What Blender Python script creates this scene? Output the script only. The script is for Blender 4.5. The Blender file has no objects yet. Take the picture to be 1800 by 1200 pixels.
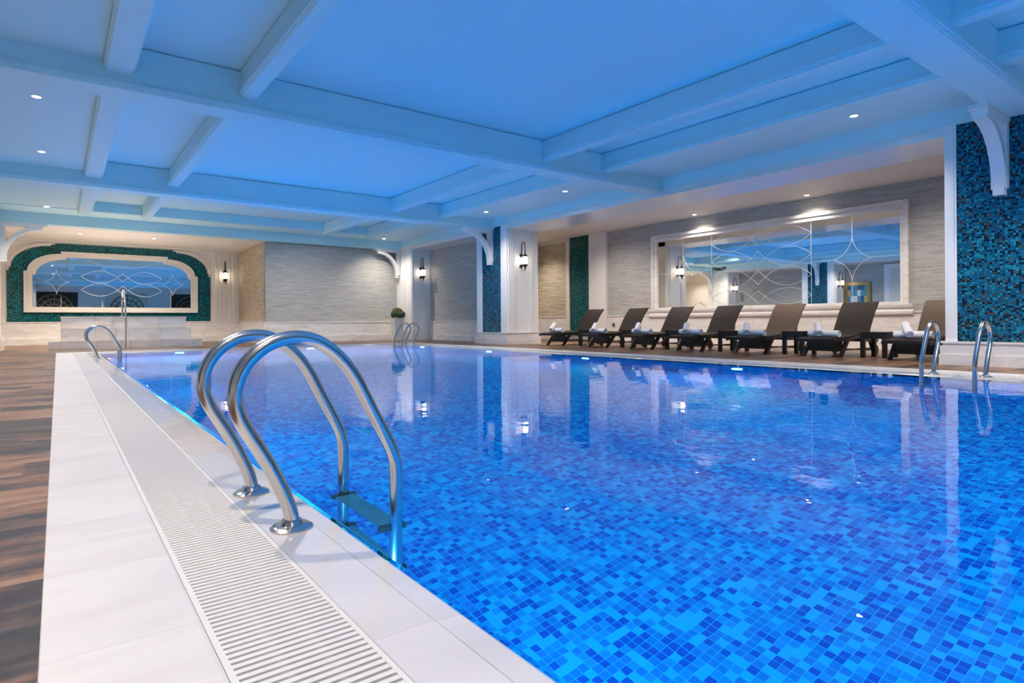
import bpy, bmesh, math, random
from mathutils import Vector, Matrix
random.seed(7)
S = bpy.context.scene
COL = S.collection
PI = math.pi

# light levels of the lamp groups (watts)
LAMP = dict(pool_right=104.0, pool_far=360.0, pool_left=32.0, pool_near=365.0, left_near=415.0, left_far=440.0, right=330.0, mirror=180.0, beige=310.0, lounge=470.0, arch=740.0, fill_far=640.0, fill_pillar=500.0, fill_near=760.0)

# ------------------------------------------------------------------ materials
def new_mat(name):
    m = bpy.data.materials.new(name); m.use_nodes = True
    nt = m.node_tree
    b = nt.nodes['Principled BSDF']
    return m, nt, b

def N(nt, t, **kw):
    n = nt.nodes.new(t)
    for k, v in kw.items(): setattr(n, k, v)
    return n

def math_node(nt, op, a=None, b=None):
    n = N(nt, 'ShaderNodeMath', operation=op)
    for i, v in enumerate((a, b)):
        if v is None: continue
        if isinstance(v, (int, float)): n.inputs[i].default_value = v
        else: nt.links.new(v, n.inputs[i])
    return n.outputs[0]

def plain(name, col, rough=0.5, metal=0.0, emit=None, es=0.0, bump=0.0, bscale=30.0, coat=0.0, spec=None):
    m, nt, b = new_mat(name)
    b.inputs['Base Color'].default_value = (*col, 1)
    b.inputs['Roughness'].default_value = rough
    b.inputs['Metallic'].default_value = metal
    b.inputs['Coat Weight'].default_value = coat
    if spec is not None: b.inputs['Specular IOR Level'].default_value = spec
    if emit:
        b.inputs['Emission Color'].default_value = (*emit, 1)
        b.inputs['Emission Strength'].default_value = es
    if bump:
        tc = N(nt, 'ShaderNodeTexCoord'); no = N(nt, 'ShaderNodeTexNoise')
        no.inputs['Scale'].default_value = bscale; no.inputs['Detail'].default_value = 4
        bp = N(nt, 'ShaderNodeBump'); bp.inputs['Strength'].default_value = bump; bp.inputs['Distance'].default_value = 0.01
        nt.links.new(tc.outputs['Object'], no.inputs['Vector'])
        nt.links.new(no.outputs['Fac'], bp.inputs['Height'])
        nt.links.new(bp.outputs['Normal'], b.inputs['Normal'])
    return m

AX = {'x': 'X', 'y': 'Y', 'z': 'Z'}
def cell_coords(nt, axes, sx, sy, stagger=False):
    """integer cell vector + in-cell distance to the border (0..0.5) for a grid of sx * sy metres"""
    tc = N(nt, 'ShaderNodeTexCoord'); sep = N(nt, 'ShaderNodeSeparateXYZ')
    nt.links.new(tc.outputs['Object'], sep.inputs[0])
    u = math_node(nt, 'ADD', math_node(nt, 'DIVIDE', sep.outputs[AX[axes[0]]], sx), 0.4 if sx > 20 else 0.0)
    v = math_node(nt, 'DIVIDE', sep.outputs[AX[axes[1]]], sy)
    v0 = math_node(nt, 'FLOOR', v)
    if stagger:
        wn = N(nt, 'ShaderNodeTexWhiteNoise', noise_dimensions='1D')
        nt.links.new(v0, wn.inputs['W'])
        u = math_node(nt, 'ADD', u, wn.outputs['Value'])
    u0 = math_node(nt, 'FLOOR', u)
    fu = math_node(nt, 'FRACT', u); fv = math_node(nt, 'FRACT', v)
    cb = N(nt, 'ShaderNodeCombineXYZ')
    nt.links.new(u0, cb.inputs[0]); nt.links.new(v0, cb.inputs[1])
    du = math_node(nt, 'MULTIPLY', math_node(nt, 'SUBTRACT', 0.5, math_node(nt, 'ABSOLUTE', math_node(nt, 'SUBTRACT', fu, 0.5))), sx)
    dv = math_node(nt, 'MULTIPLY', math_node(nt, 'SUBTRACT', 0.5, math_node(nt, 'ABSOLUTE', math_node(nt, 'SUBTRACT', fv, 0.5))), sy)
    return tc, cb.outputs[0], math_node(nt, 'MINIMUM', du, dv), du, dv

def ramp(nt, stops, constant=True):
    r = N(nt, 'ShaderNodeValToRGB')
    r.color_ramp.interpolation = 'CONSTANT' if constant else 'LINEAR'
    el = r.color_ramp.elements
    while len(el) < len(stops): el.new(0.5)
    for e, (p, c) in zip(el, stops):
        e.position = p; e.color = (*c, 1)
    return r

def tile_mat(name, axes, size, stops, grout, gw, rough=0.2):
    m, nt, b = new_mat(name)
    tc, cell, d, _, _ = cell_coords(nt, axes, size, size)
    wn = N(nt, 'ShaderNodeTexWhiteNoise', noise_dimensions='2D')
    nt.links.new(cell, wn.inputs['Vector'])
    r = ramp(nt, stops); nt.links.new(wn.outputs['Value'], r.inputs[0])
    mx = N(nt, 'ShaderNodeMix', data_type='RGBA')
    nt.links.new(math_node(nt, 'LESS_THAN', d, gw), mx.inputs[0])
    nt.links.new(r.outputs[0], mx.inputs[6]); mx.inputs[7].default_value = (*grout, 1)
    nt.links.new(mx.outputs[2], b.inputs['Base Color'])
    b.inputs['Roughness'].default_value = rough
    b.inputs['Specular IOR Level'].default_value = 0.22
    return m

def stone_mat(name, axes, c1, c2, c3):
    """split-face ledge stone: thin staggered courses with a rough bump"""
    m, nt, b = new_mat(name)
    tc, cell, d, du, dv = cell_coords(nt, axes, 0.34, 0.022, True)
    wn = N(nt, 'ShaderNodeTexWhiteNoise', noise_dimensions='2D'); nt.links.new(cell, wn.inputs['Vector'])
    mp = N(nt, 'ShaderNodeMapping'); nt.links.new(tc.outputs['Object'], mp.inputs[0])
    mp.inputs['Scale'].default_value = (4, 4, 38)
    no = N(nt, 'ShaderNodeTexNoise'); no.inputs['Scale'].default_value = 2.2; no.inputs['Detail'].default_value = 6
    nt.links.new(mp.outputs[0], no.inputs['Vector'])
    h = math_node(nt, 'ADD', math_node(nt, 'MULTIPLY', wn.outputs['Value'], 0.45), math_node(nt, 'MULTIPLY', no.outputs['Fac'], 0.75))
    r = ramp(nt, [(0.25, c1), (0.58, c2), (0.95, c3)], False)
    nt.links.new(h, r.inputs[0])
    nt.links.new(r.outputs[0], b.inputs['Base Color'])
    hh = math_node(nt, 'ADD', h, math_node(nt, 'MULTIPLY', math_node(nt, 'MINIMUM', dv, 0.006), 60))
    bp = N(nt, 'ShaderNodeBump'); bp.inputs['Strength'].default_value = 0.6; bp.inputs['Distance'].default_value = 0.015
    nt.links.new(hh, bp.inputs['Height']); nt.links.new(bp.outputs['Normal'], b.inputs['Normal'])
    b.inputs['Roughness'].default_value = 0.85
    return m

def marble_mat(name, base, vein, axes, jx, jy, joint, rough, amount=0.5, gw=0.002, coat=0.0):
    m, nt, b = new_mat(name)
    tc, cell, d, du, dv = cell_coords(nt, axes, jx, jy)
    wn = N(nt, 'ShaderNodeTexWhiteNoise', noise_dimensions='2D'); nt.links.new(cell, wn.inputs['Vector'])
    off = N(nt, 'ShaderNodeVectorMath', operation='MULTIPLY_ADD')
    nt.links.new(wn.outputs['Color'], off.inputs[0]); off.inputs[1].default_value = (9, 9, 9)
    nt.links.new(tc.outputs['Object'], off.inputs[2])
    mp = N(nt, 'ShaderNodeMapping'); nt.links.new(off.outputs[0], mp.inputs[0])
    mp.inputs['Scale'].default_value = (1.0, 1.0, 5.0) if 'z' in axes else (1.2, 3.0, 1)
    no = N(nt, 'ShaderNodeTexNoise'); no.inputs['Scale'].default_value = 1.6; no.inputs['Detail'].default_value = 7
    no.inputs['Distortion'].default_value = 0.6
    nt.links.new(mp.outputs[0], no.inputs['Vector'])
    r = ramp(nt, [(0.42, base), (0.75, tuple(base[i] * (1 - amount) + vein[i] * amount for i in range(3)))], False)
    nt.links.new(no.outputs['Fac'], r.inputs[0])
    mx = N(nt, 'ShaderNodeMix', data_type='RGBA')
    nt.links.new(math_node(nt, 'LESS_THAN', d, gw), mx.inputs[0])
    nt.links.new(r.outputs[0], mx.inputs[6]); mx.inputs[7].default_value = (*joint, 1)
    nt.links.new(mx.outputs[2], b.inputs['Base Color'])
    b.inputs['Roughness'].default_value = rough
    b.inputs['Coat Weight'].default_value = coat; b.inputs['Coat Roughness'].default_value = 0.02
    return m

def deck_mat():
    m, nt, b = new_mat('rust_brown_slate_tile')
    tc, cell, d, du, dv = cell_coords(nt, 'xy', 1.2, 0.30, True)
    wn = N(nt, 'ShaderNodeTexWhiteNoise', noise_dimensions='2D'); nt.links.new(cell, wn.inputs['Vector'])
    off = N(nt, 'ShaderNodeVectorMath', operation='MULTIPLY_ADD')
    nt.links.new(wn.outputs['Color'], off.inputs[0]); off.inputs[1].default_value = (5, 5, 5)
    nt.links.new(tc.outputs['Object'], off.inputs[2])
    mp = N(nt, 'ShaderNodeMapping'); nt.links.new(off.outputs[0], mp.inputs[0])
    mp.inputs['Scale'].default_value = (0.6, 3.8, 1)
    no = N(nt, 'ShaderNodeTexNoise'); no.inputs['Scale'].default_value = 2.4; no.inputs['Detail'].default_value = 8; no.inputs['Roughness'].default_value = 0.65
    nt.links.new(mp.outputs[0], no.inputs['Vector'])
    v = math_node(nt, 'ADD', math_node(nt, 'MULTIPLY', no.outputs['Fac'], 1.05), math_node(nt, 'MULTIPLY', math_node(nt, 'SUBTRACT', wn.outputs['Value'], 0.5), 0.22))
    fn = N(nt, 'ShaderNodeTexNoise'); fn.inputs['Scale'].default_value = 16; fn.inputs['Detail'].default_value = 5
    nt.links.new(off.outputs[0], fn.inputs['Vector'])
    v = math_node(nt, 'ADD', v, math_node(nt, 'MULTIPLY', math_node(nt, 'SUBTRACT', fn.outputs['Fac'], 0.5), 0.22))
    v = math_node(nt, 'ADD', v, -0.02)
    r = ramp(nt, [(0.33, (0.022, 0.018, 0.018)), (0.43, (0.062, 0.042, 0.036)), (0.51, (0.17, 0.088, 0.052)), (0.60, (0.30, 0.15, 0.08)), (0.74, (0.36, 0.23, 0.15))], False)
    nt.links.new(v, r.inputs[0])
    mx = N(nt, 'ShaderNodeMix', data_type='RGBA')
    nt.links.new(math_node(nt, 'LESS_THAN', d, 0.002), mx.inputs[0])
    nt.links.new(r.outputs[0], mx.inputs[6]); mx.inputs[7].default_value = (0.13, 0.10, 0.085, 1)
    nt.links.new(mx.outputs[2], b.inputs['Base Color'])
    rr = ramp(nt, [(0.3, (0.28,) * 3), (0.7, (0.5,) * 3)], False)
    nt.links.new(no.outputs['Fac'], rr.inputs[0]); nt.links.new(rr.outputs[0], b.inputs['Roughness'])
    bp = N(nt, 'ShaderNodeBump'); bp.inputs['Strength'].default_value = 0.25; bp.inputs['Distance'].default_value = 0.01
    nt.links.new(no.outputs['Fac'], bp.inputs['Height']); nt.links.new(bp.outputs['Normal'], b.inputs['Normal'])
    return m

def water_mat():
    m = bpy.data.materials.new('clear_pool_water'); m.use_nodes = True
    nt = m.node_tree; nt.nodes.clear()
    out = N(nt, 'ShaderNodeOutputMaterial'); g = N(nt, 'ShaderNodeBsdfGlass')
    g.inputs['IOR'].default_value = 1.22; g.inputs['Roughness'].default_value = 0.0
    tc = N(nt, 'ShaderNodeTexCoord'); no = N(nt, 'ShaderNodeTexNoise')
    no.inputs['Scale'].default_value = 3.2; no.inputs['Detail'].default_value = 2.5; no.inputs['Roughness'].default_value = 0.5
    nt.links.new(tc.outputs['Object'], no.inputs['Vector'])
    bp = N(nt, 'ShaderNodeBump'); bp.inputs['Strength'].default_value = 0.16; bp.inputs['Distance'].default_value = 0.012
    nt.links.new(no.outputs['Fac'], bp.inputs['Height']); nt.links.new(bp.outputs['Normal'], g.inputs['Normal'])
    nt.links.new(g.outputs[0], out.inputs['Surface'])
    return m

def weave_mat(name, c1, c2):
    m, nt, b = new_mat(name)
    tc = N(nt, 'ShaderNodeTexCoord')
    w1 = N(nt, 'ShaderNodeTexWave', wave_type='BANDS', bands_direction='Y'); w1.inputs['Scale'].default_value = 22
    w2 = N(nt, 'ShaderNodeTexWave', wave_type='BANDS', bands_direction='Z'); w2.inputs['Scale'].default_value = 22
    for w in (w1, w2): nt.links.new(tc.outputs['Object'], w.inputs['Vector'])
    f = math_node(nt, 'MULTIPLY', w1.outputs['Fac'], w2.outputs['Fac'])
    mx = N(nt, 'ShaderNodeMix', data_type='RGBA'); nt.links.new(f, mx.inputs[0])
    mx.inputs[6].default_value = (*c1, 1); mx.inputs[7].default_value = (*c2, 1)
    nt.links.new(mx.outputs[2], b.inputs['Base Color'])
    bp = N(nt, 'ShaderNodeBump'); bp.inputs['Strength'].default_value = 0.5; bp.inputs['Distance'].default_value = 0.004
    nt.links.new(f, bp.inputs['Height']); nt.links.new(bp.outputs['Normal'], b.inputs['Normal'])
    b.inputs['Roughness'].default_value = 0.6
    b.inputs['Specular IOR Level'].default_value = 0.25
    return m

M = {}
M['white'] = plain('white_paint', (0.86, 0.85, 0.84), 0.42)
M['ceil'] = plain('blue_lit_white_ceiling_paint', (0.57, 0.83, 0.89), 0.55)  # white paint tinted blue: the pool's light is mixed into the colour
M['warmceil'] = plain('cream_white_ceiling_paint', (0.88, 0.84, 0.79), 0.5)
M['lintel'] = plain('white_gloss_paint', (0.80, 0.79, 0.78), 0.22)
M['cream'] = plain('cream_paint', (0.78, 0.74, 0.67), 0.45)
mos = lambda dark, mid, teal, lite, red: [(0.0, dark), (0.2, mid), (0.52, teal), (0.80, lite), (0.92, red)]
BL = mos((0.003, 0.012, 0.03), (0.003, 0.085, 0.18), (0.005, 0.15, 0.26), (0.015, 0.27, 0.36), (0.09, 0.045, 0.035))
TL = mos((0.004, 0.020, 0.03), (0.004, 0.085, 0.10), (0.006, 0.17, 0.18), (0.012, 0.28, 0.28), (0.05, 0.05, 0.045))
M['mosaic_yz'] = tile_mat('blue_glass_mosaic_side', 'yz', 0.03, BL, (0.02, 0.05, 0.07), 0.0018, 0.15)
M['teal_yz'] = tile_mat('teal_glass_mosaic_side', 'yz', 0.03, TL, (0.02, 0.05, 0.06), 0.0018, 0.18)
M['teal_xz'] = tile_mat('teal_glass_mosaic_end', 'xz', 0.03, TL, (0.02, 0.05, 0.06), 0.0018, 0.18)
PT = [(0.0, (0.0, 0.085, 0.56)), (0.25, (0.0, 0.21, 0.70)), (0.55, (0.0, 0.29, 0.80)), (0.76, (0.0, 0.48, 0.92))]
for a in ('xy', 'xz', 'yz'):
    M['pool_' + a] = tile_mat('blue_pool_mosaic_' + a, a, 0.044, PT, (0.02, 0.52, 0.95), 0.0017, 0.3)
GR = ((0.34, 0.335, 0.32), (0.47, 0.46, 0.44), (0.58, 0.565, 0.54))
BG = ((0.33, 0.27, 0.19), (0.52, 0.45, 0.34), (0.70, 0.62, 0.50))
M['stone_yz'] = stone_mat('grey_ledge_stone_side', 'yz', *GR)
M['stone_xz'] = stone_mat('grey_ledge_stone_end', 'xz', *GR)
M['beige_yz'] = stone_mat('beige_ledge_stone_side', 'yz', *BG)
MW = (0.85, 0.82, 0.79)
M['marble_yz'] = marble_mat('white_marble_cladding_side', MW, (0.55, 0.47, 0.40), 'yz', 0.9, 4.0, (0.55, 0.52, 0.50), 0.22, 0.55)
M['marble_xz'] = marble_mat('white_marble_cladding_end', MW, (0.55, 0.47, 0.40), 'xz', 0.9, 4.0, (0.55, 0.52, 0.50), 0.22, 0.55)
M['step'] = marble_mat('beige_marble_steps', (0.78, 0.71, 0.65), (0.52, 0.44, 0.38), 'xz', 0.78, 4.0, (0.45, 0.40, 0.36), 0.25, 0.6, 0.004)
M['coping'] = marble_mat('white_marble_coping', (0.82, 0.79, 0.765), (0.62, 0.58, 0.56), 'xy', 30.0, 0.52, (0.66, 0.62, 0.60), 0.30, 0.5, 0.0016)
M['coping_x'] = marble_mat('white_marble_coping_cross', (0.82, 0.79, 0.765), (0.62, 0.58, 0.56), 'xy', 0.52, 30.0, (0.66, 0.62, 0.60), 0.30, 0.5, 0.0016)
M['wet'] = marble_mat('wet_marble_coping', (0.78, 0.75, 0.73), (0.62, 0.58, 0.56), 'xy', 30.0, 0.62, (0.62, 0.58, 0.56), 0.14, 0.4, 0.0012, 0.35)
M['wet_x'] = marble_mat('wet_marble_coping_cross', (0.78, 0.75, 0.73), (0.62, 0.58, 0.56), 'xy', 0.62, 30.0, (0.62, 0.58, 0.56), 0.14, 0.4, 0.0012, 0.35)
M['deck'] = deck_mat()
M['water'] = water_mat()
M['grate'] = plain('white_plastic_grating', (0.82, 0.80, 0.78), 0.40)
M['gutter'] = plain('grey_gutter_channel', (0.30, 0.28, 0.26), 0.6)
M['steel'] = plain('brushed_stainless_steel', (0.62, 0.60, 0.58), 0.22, 1.0)
M['tread'] = plain('grey_ribbed_step_plate', (0.03, 0.30, 0.42), 0.5)
M['chrome'] = plain('polished_chrome', (0.75, 0.74, 0.73), 0.12, 1.0)
M['blackplastic'] = plain('black_plastic', (0.012, 0.014, 0.018), 0.4)
M['mirror'] = plain('silvered_mirror', (0.86, 0.88, 0.87), 0.01, 1.0)
M['etch'] = plain('bevelled_mirror_groove', (0.80, 0.80, 0.78), 0.35, 0.6)
M['iron'] = plain('black_wrought_iron', (0.012, 0.010, 0.010), 0.45, 0.3)
M['glass_glow'] = plain('lit_frosted_lamp_glass', (0.9, 0.85, 0.75), 0.4, emit=(1.0, 0.84, 0.64), es=9.0)
M['spot_glow'] = plain('lit_downlight_lens', (1, 1, 1), 0.4, emit=(1.0, 0.90, 0.76), es=22.0)
M['pool_glow'] = plain('lit_underwater_lens', (1, 1, 1), 0.4, emit=(0.80, 0.94, 1.0), es=8.0)
M['ringwhite'] = plain('white_lamp_ring', (0.82, 0.82, 0.82), 0.35)
M['rattan'] = weave_mat('dark_brown_woven_rattan', (0.010, 0.006, 0.005), (0.036, 0.021, 0.016))
M['rattan_lit'] = weave_mat('lit_brown_woven_rattan', (0.060, 0.038, 0.026), (0.20, 0.130, 0.088))  # same weave lightened for the backs that catch the light
M['frame'] = plain('black_brown_lounger_frame', (0.010, 0.009, 0.010), 0.4)
M['wheelwood'] = plain('brown_wheel_disc', (0.16, 0.085, 0.035), 0.5)
M['tablewood'] = plain('black_brown_table', (0.010, 0.008, 0.008), 0.32)
M['towel'] = plain('white_terry_towel', (0.84, 0.84, 0.86), 0.9, bump=0.6, bscale=220)
M['pot'] = plain('white_glazed_planter', (0.82, 0.81, 0.78), 0.3)
M['soil'] = plain('dark_soil', (0.03, 0.022, 0.015), 0.9)
M['cactus'] = plain('dark_green_cactus', (0.035, 0.065, 0.018), 0.6, bump=0.8, bscale=60)
M['spine'] = plain('pale_cactus_spine', (0.45, 0.40, 0.22), 0.6)
M['gold'] = plain('gilt_picture_frame', (0.42, 0.30, 0.10), 0.4, 0.5)
M['dark'] = plain('dark_room_beyond', (0.035, 0.028, 0.024), 0.6)
M['grille'] = plain('olive_metal_grille', (0.20, 0.17, 0.11), 0.5)
M['curtain'] = plain('pale_curtain_and_lit_pane', (0.75, 0.72, 0.64), 0.8)
M['olive'] = plain('dark_olive_door_panel', (0.06, 0.07, 0.06), 0.5)
M['outlet'] = plain('grey_outlet_plastic', (0.10, 0.10, 0.10), 0.4)
def painting_mat():
    m, nt, b = new_mat('abstract_painted_canvas')
    tc, cell, d, du, dv = cell_coords(nt, 'yz', 0.16, 0.30)
    wn = N(nt, 'ShaderNodeTexWhiteNoise', noise_dimensions='2D'); nt.links.new(cell, wn.inputs['Vector'])
    r = ramp(nt, [(0, (0.02, 0.10, 0.25)), (0.25, (0.05, 0.30, 0.45)), (0.5, (0.70, 0.72, 0.68)), (0.7, (0.55, 0.33, 0.15)), (0.85, (0.10, 0.22, 0.35))])
    nt.links.new(wn.outputs['Value'], r.inputs[0]); nt.links.new(r.outputs[0], b.inputs['Base Color'])
    return m
M['canvas'] = painting_mat()

# ------------------------------------------------------------------ mesh builder
class MB:
    def __init__(s): s.bm = bmesh.new()
    def face(s, vs): s.bm.faces.new([s.bm.verts.new(v) for v in vs]); return s
    def box(s, x0, y0, z0, x1, y1, z1, bev=0.0):
        x0, x1 = sorted((x0, x1)); y0, y1 = sorted((y0, y1)); z0, z1 = sorted((z0, z1))
        r = bmesh.ops.create_cube(s.bm, size=1, matrix=Matrix.Translation(((x0 + x1) / 2, (y0 + y1) / 2, (z0 + z1) / 2)) @ Matrix.Diagonal((x1 - x0, y1 - y0, z1 - z0, 1)))
        if bev:
            es = list({e for v in r['verts'] for e in v.link_edges})
            bmesh.ops.bevel(s.bm, geom=es, offset=bev, segments=2, affect='EDGES')
        return s
    def prism(s, pts, f, a, b):
        """closed 2-D outline pts lifted by f(u, v, w) between w = a and w = b"""
        A = [s.bm.verts.new(f(u, v, a)) for u, v in pts]; B = [s.bm.verts.new(f(u, v, b)) for u, v in pts]
        n = len(pts)
        s.bm.faces.new(A[::-1]); s.bm.faces.new(B)
        for i in range(n): s.bm.faces.new((A[i], A[(i + 1) % n], B[(i + 1) % n], B[i]))
        return s
    def ring(s, outer, inner, f, a, b):
        n = len(outer)
        O0 = [s.bm.verts.new(f(u, v, a)) for u, v in outer]; O1 = [s.bm.verts.new(f(u, v, b)) for u, v in outer]
        I0 = [s.bm.verts.new(f(u, v, a)) for u, v in inner]; I1 = [s.bm.verts.new(f(u, v, b)) for u, v in inner]
        for i in range(n):
            j = (i + 1) % n
            for q in ((O0[i], O0[j], O1[j], O1[i]), (I1[i], I1[j], I0[j], I0[i]), (O1[i], O1[j], I1[j], I1[i]), (I0[i], I0[j], O0[j], O0[i])):
                s.bm.faces.new(q)
        return s
    def tube(s, pts, r, n=12, closed=False, caps=True):
        pts = [Vector(p) for p in pts]; L = len(pts)
        rs = r if isinstance(r, (list, tuple)) else [r] * L
        rings = []; up = None
        for i, p in enumerate(pts):
            if closed: t = pts[(i + 1) % L] - pts[i - 1]
            else: t = pts[min(i + 1, L - 1)] - pts[max(i - 1, 0)]
            t.normalize()
            if up is None: up = t.orthogonal().normalized()
            else:
                up = up - t * up.dot(t)
                up = up.normalized() if up.length > 1e-6 else t.orthogonal().normalized()
            w = t.cross(up)
            rings.append([s.bm.verts.new(p + (up * math.cos(2 * PI * k / n) + w * math.sin(2 * PI * k / n)) * rs[i]) for k in range(n)])
        for i in range(L if closed else L - 1):
            A, B = rings[i], rings[(i + 1) % L]
            for k in range(n): s.bm.faces.new((A[k], A[(k + 1) % n], B[(k + 1) % n], B[k]))
        if caps and not closed:
            s.bm.faces.new(rings[0][::-1]); s.bm.faces.new(rings[-1])
        return s
    def lathe(s, prof, f=lambda x, y, z: (x, y, z), n=20):
        """profile (r, z) revolved around local z, mapped by f; r = 0 ends are poles"""
        rings = []
        for r, z in prof:
            if r < 1e-6: rings.append([s.bm.verts.new(f(0, 0, z))])
            else: rings.append([s.bm.verts.new(f(r * math.cos(2 * PI * k / n), r * math.sin(2 * PI * k / n), z)) for k in range(n)])
        for A, B in zip(rings, rings[1:]):
            for k in range(n):
                a0, a1 = A[k % len(A)], A[(k + 1) % len(A)]; b0, b1 = B[k % len(B)], B[(k + 1) % len(B)]
                vs = []
                for v in (a0, a1, b1, b0):
                    if v not in vs: vs.append(v)
                if len(vs) > 2:
                    try: s.bm.faces.new(vs)
                    except ValueError: pass
        return s
    def sphere(s, c, r, seg=14):
        bmesh.ops.create_uvsphere(s.bm, u_segments=seg, v_segments=seg // 2 + 2, radius=r, matrix=Matrix.Translation(c)); return s
    def build(s, name, mat, parent=None, smooth=False):
        bmesh.ops.recalc_face_normals(s.bm, faces=s.bm.faces[:])
        me = bpy.data.meshes.new(name); s.bm.to_mesh(me); s.bm.free()
        me.materials.append(mat)
        if smooth:
            for p in me.polygons: p.use_smooth = True
            try: me.set_sharp_from_angle(angle=math.radians(40))
            except Exception: pass
        o = bpy.data.objects.new(name, me); COL.objects.link(o)
        if parent: o.parent = parent
        return o

def struct(o):
    o['kind'] = 'structure'; return o
def tag(o, label, cat, group=None):
    o['label'] = label; o['category'] = cat
    if group: o['group'] = group
    return o
def empty(name, loc=(0, 0, 0), rz=0.0):
    o = bpy.data.objects.new(name, None); COL.objects.link(o)
    o.location = loc; o.rotation_euler = (0, 0, rz); o.empty_display_size = 0.1
    return o
def dup(root, loc, rz=None, scale=None):
    c = root.copy(); COL.objects.link(c); c.location = loc
    if rz is not None: c.rotation_euler = (0, 0, rz)
    if scale: c.scale = scale
    for ch in list(root.children):
        k = ch.copy(); COL.objects.link(k); k.parent = c
        for g in list(ch.children):
            q = g.copy(); COL.objects.link(q); q.parent = k
    return c
def smooth_path(pts, it=3):
    pts = [Vector(p) for p in pts]
    for _ in range(it):
        q = [pts[0]]
        for a, b in zip(pts, pts[1:]): q += [a * .75 + b * .25, a * .25 + b * .75]
        q.append(pts[-1]); pts = q
    return pts

# ------------------------------------------------------------------ main dimensions (metres)
PX0, PX1, PY0, PY1 = 0.815, 8.55, -3.5, 17.2         # water's edge
CX0, CX1, CY0, CY1 = -0.035, 9.45, -4.4, 18.1        # outside of coping
RX, LX, LP, XL = 10.70, -1.25, -1.25, -2.45                                # pillar faces
PD = 1.20                                            # pillar depth
MX = 15.0                                            # lounger alcove back wall
FY, MY, BY = 21.70, 25.5, -8.0                       # far stone wall, mirror wall, wall behind
ZW = -0.012
DEPTH = 1.40
ZB, ZS, ZC, Z2 = 3.52, 3.80, 4.07, 3.70              # cross beams, soffit, coffers, long beams

# ------------------------------------------------------------------ floor, pool
b = MB()
b.box(-4.6, BY, -0.2, CX0, 26, 0); b.box(CX1, BY, -0.2, 15.3, 26, 0)
b.box(CX0, CY1, -0.2, CX1, 26, 0); b.box(CX0, BY, -0.2, CX1, CY0, 0)
struct(b.build('floor', M['deck']))
struct(MB().box(PX0, PY0, -DEPTH - .2, PX1, PY1, -DEPTH).build('pool_floor', M['pool_xy']))
struct(MB().box(PX0 - .25, PY0 - .25, -DEPTH, PX0, PY1 + .25, -0.045).build('pool_wall', M['pool_yz']))
struct(MB().box(PX1, PY0 - .25, -DEPTH, PX1 + .25, PY1 + .25, -0.045).build('pool_wall', M['pool_yz']))
struct(MB().box(PX0, PY1, -DEPTH, PX1, PY1 + .25, -0.045).build('pool_wall', M['pool_xz']))
struct(MB().box(PX0, PY0 - .25, -DEPTH, PX1, PY0, -0.045).build('pool_wall', M['pool_xz']))
w = MB().face(((PX0 - .02, PY0 - .02, ZW), (PX1 + .02, PY0 - .02, ZW), (PX1 + .02, PY1 + .02, ZW), (PX0 - .02, PY1 + .02, ZW))).build('pool_water', M['water'])
w['kind'] = 'stuff'; tag(w, 'clear blue water filling the tiled swimming pool', 'water')

GI, GO = 0.265, 0.545        # grating lies between these distances from the outside line (left side, from x = 0)
# coping: profile across the edge, measured from the outside line inwards
def lip(d0):  # inner strip: flat, then rounded lip down into the water
    return [(d0, -0.2), (d0, 0.0), (0.735, 0.0), (0.742, -0.003), (0.808, -0.008), (0.82, -0.016), (0.85, -0.05), (0.85, -0.2)]
W_L = PX0 - CX0
outerp = [(0, -0.2), (0, 0.003), (0.002, 0.005), (0.290, 0.005), (0.298, 0.003), (0.298, -0.2)]
IN0 = 0.585
sides = [('xyL', lambda u, v, w: (CX0 + u, w, v), CY0, CY1, 'coping', 'wet'),
         ('xyR', lambda u, v, w: (CX1 - u * .9 / .85, w, v), CY0, CY1, 'coping', 'wet'),
         ('far', lambda u, v, w: (w, CY1 - u * .9 / .85, v), CX0 + .30, CX1 - .30, 'coping_x', 'wet_x'),
         ('near', lambda u, v, w: (w, CY0 + u * .9 / .85, v), CX0 + .30, CX1 - .30, 'coping_x', 'wet_x')]
for nm, f, a, c, m1, m2 in sides:
    trim = 0.0 if nm[:2] == 'xy' else 0.30
    struct(MB().prism(outerp, f, a, c).build('pool_coping', M[m1]))
    in_a, in_c = (CY0 + .60, CY1 - .60) if nm[:2] == 'xy' else (CX0 + .60, CX1 - .60)
    struct(MB().prism(lip(IN0), f, in_a, in_c).build('pool_coping', M[m2]))
    struct(MB().prism([(.298, -.2), (.298, -.03), (IN0, -.03), (IN0, -.2)], f, a, c).build('pool_gutter', M['gutter']))
# overflow gratings
def grating(f, a, c, label, pitch=0.0235):
    g = MB()
    u0, u1 = 0.300, IN0 - .002
    n = int((c - a) / pitch)
    for i in range(n):
        y = a + i * pitch
        vs = [g.bm.verts.new(f(u, v, w_)) for w_ in (y, y + pitch * .60) for u, v in ((u0, -.028), (u1, -.028), (u1, 0.0), (u0, 0.0))]
        for q in ((0, 1, 2, 3), (4, 7, 6, 5), (0, 4, 5, 1), (1, 5, 6, 2), (2, 6, 7, 3), (3, 7, 4, 0)): g.bm.faces.new([vs[k] for k in q])
    for ua, ub in ((u0, u0 + .014), (u1 - .012, u1)):
        g.prism([(ua, -.028), (ua, .001), (ub, .001), (ub, -.028)], f, a, c)
    for k in (.36, .66):
        uu = u0 + (u1 - u0) * k
        g.prism([(uu - .004, -.028), (uu - .004, -.006), (uu + .004, -.006), (uu + .004, -.028)], f, a, c)
    o = g.build('overflow_grating', M['grate'])
    return tag(o, label, 'drain grate')
grating(sides[0][1], -2.0, CY1 - .30, 'long white slatted overflow grating along the left pool edge')
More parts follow.
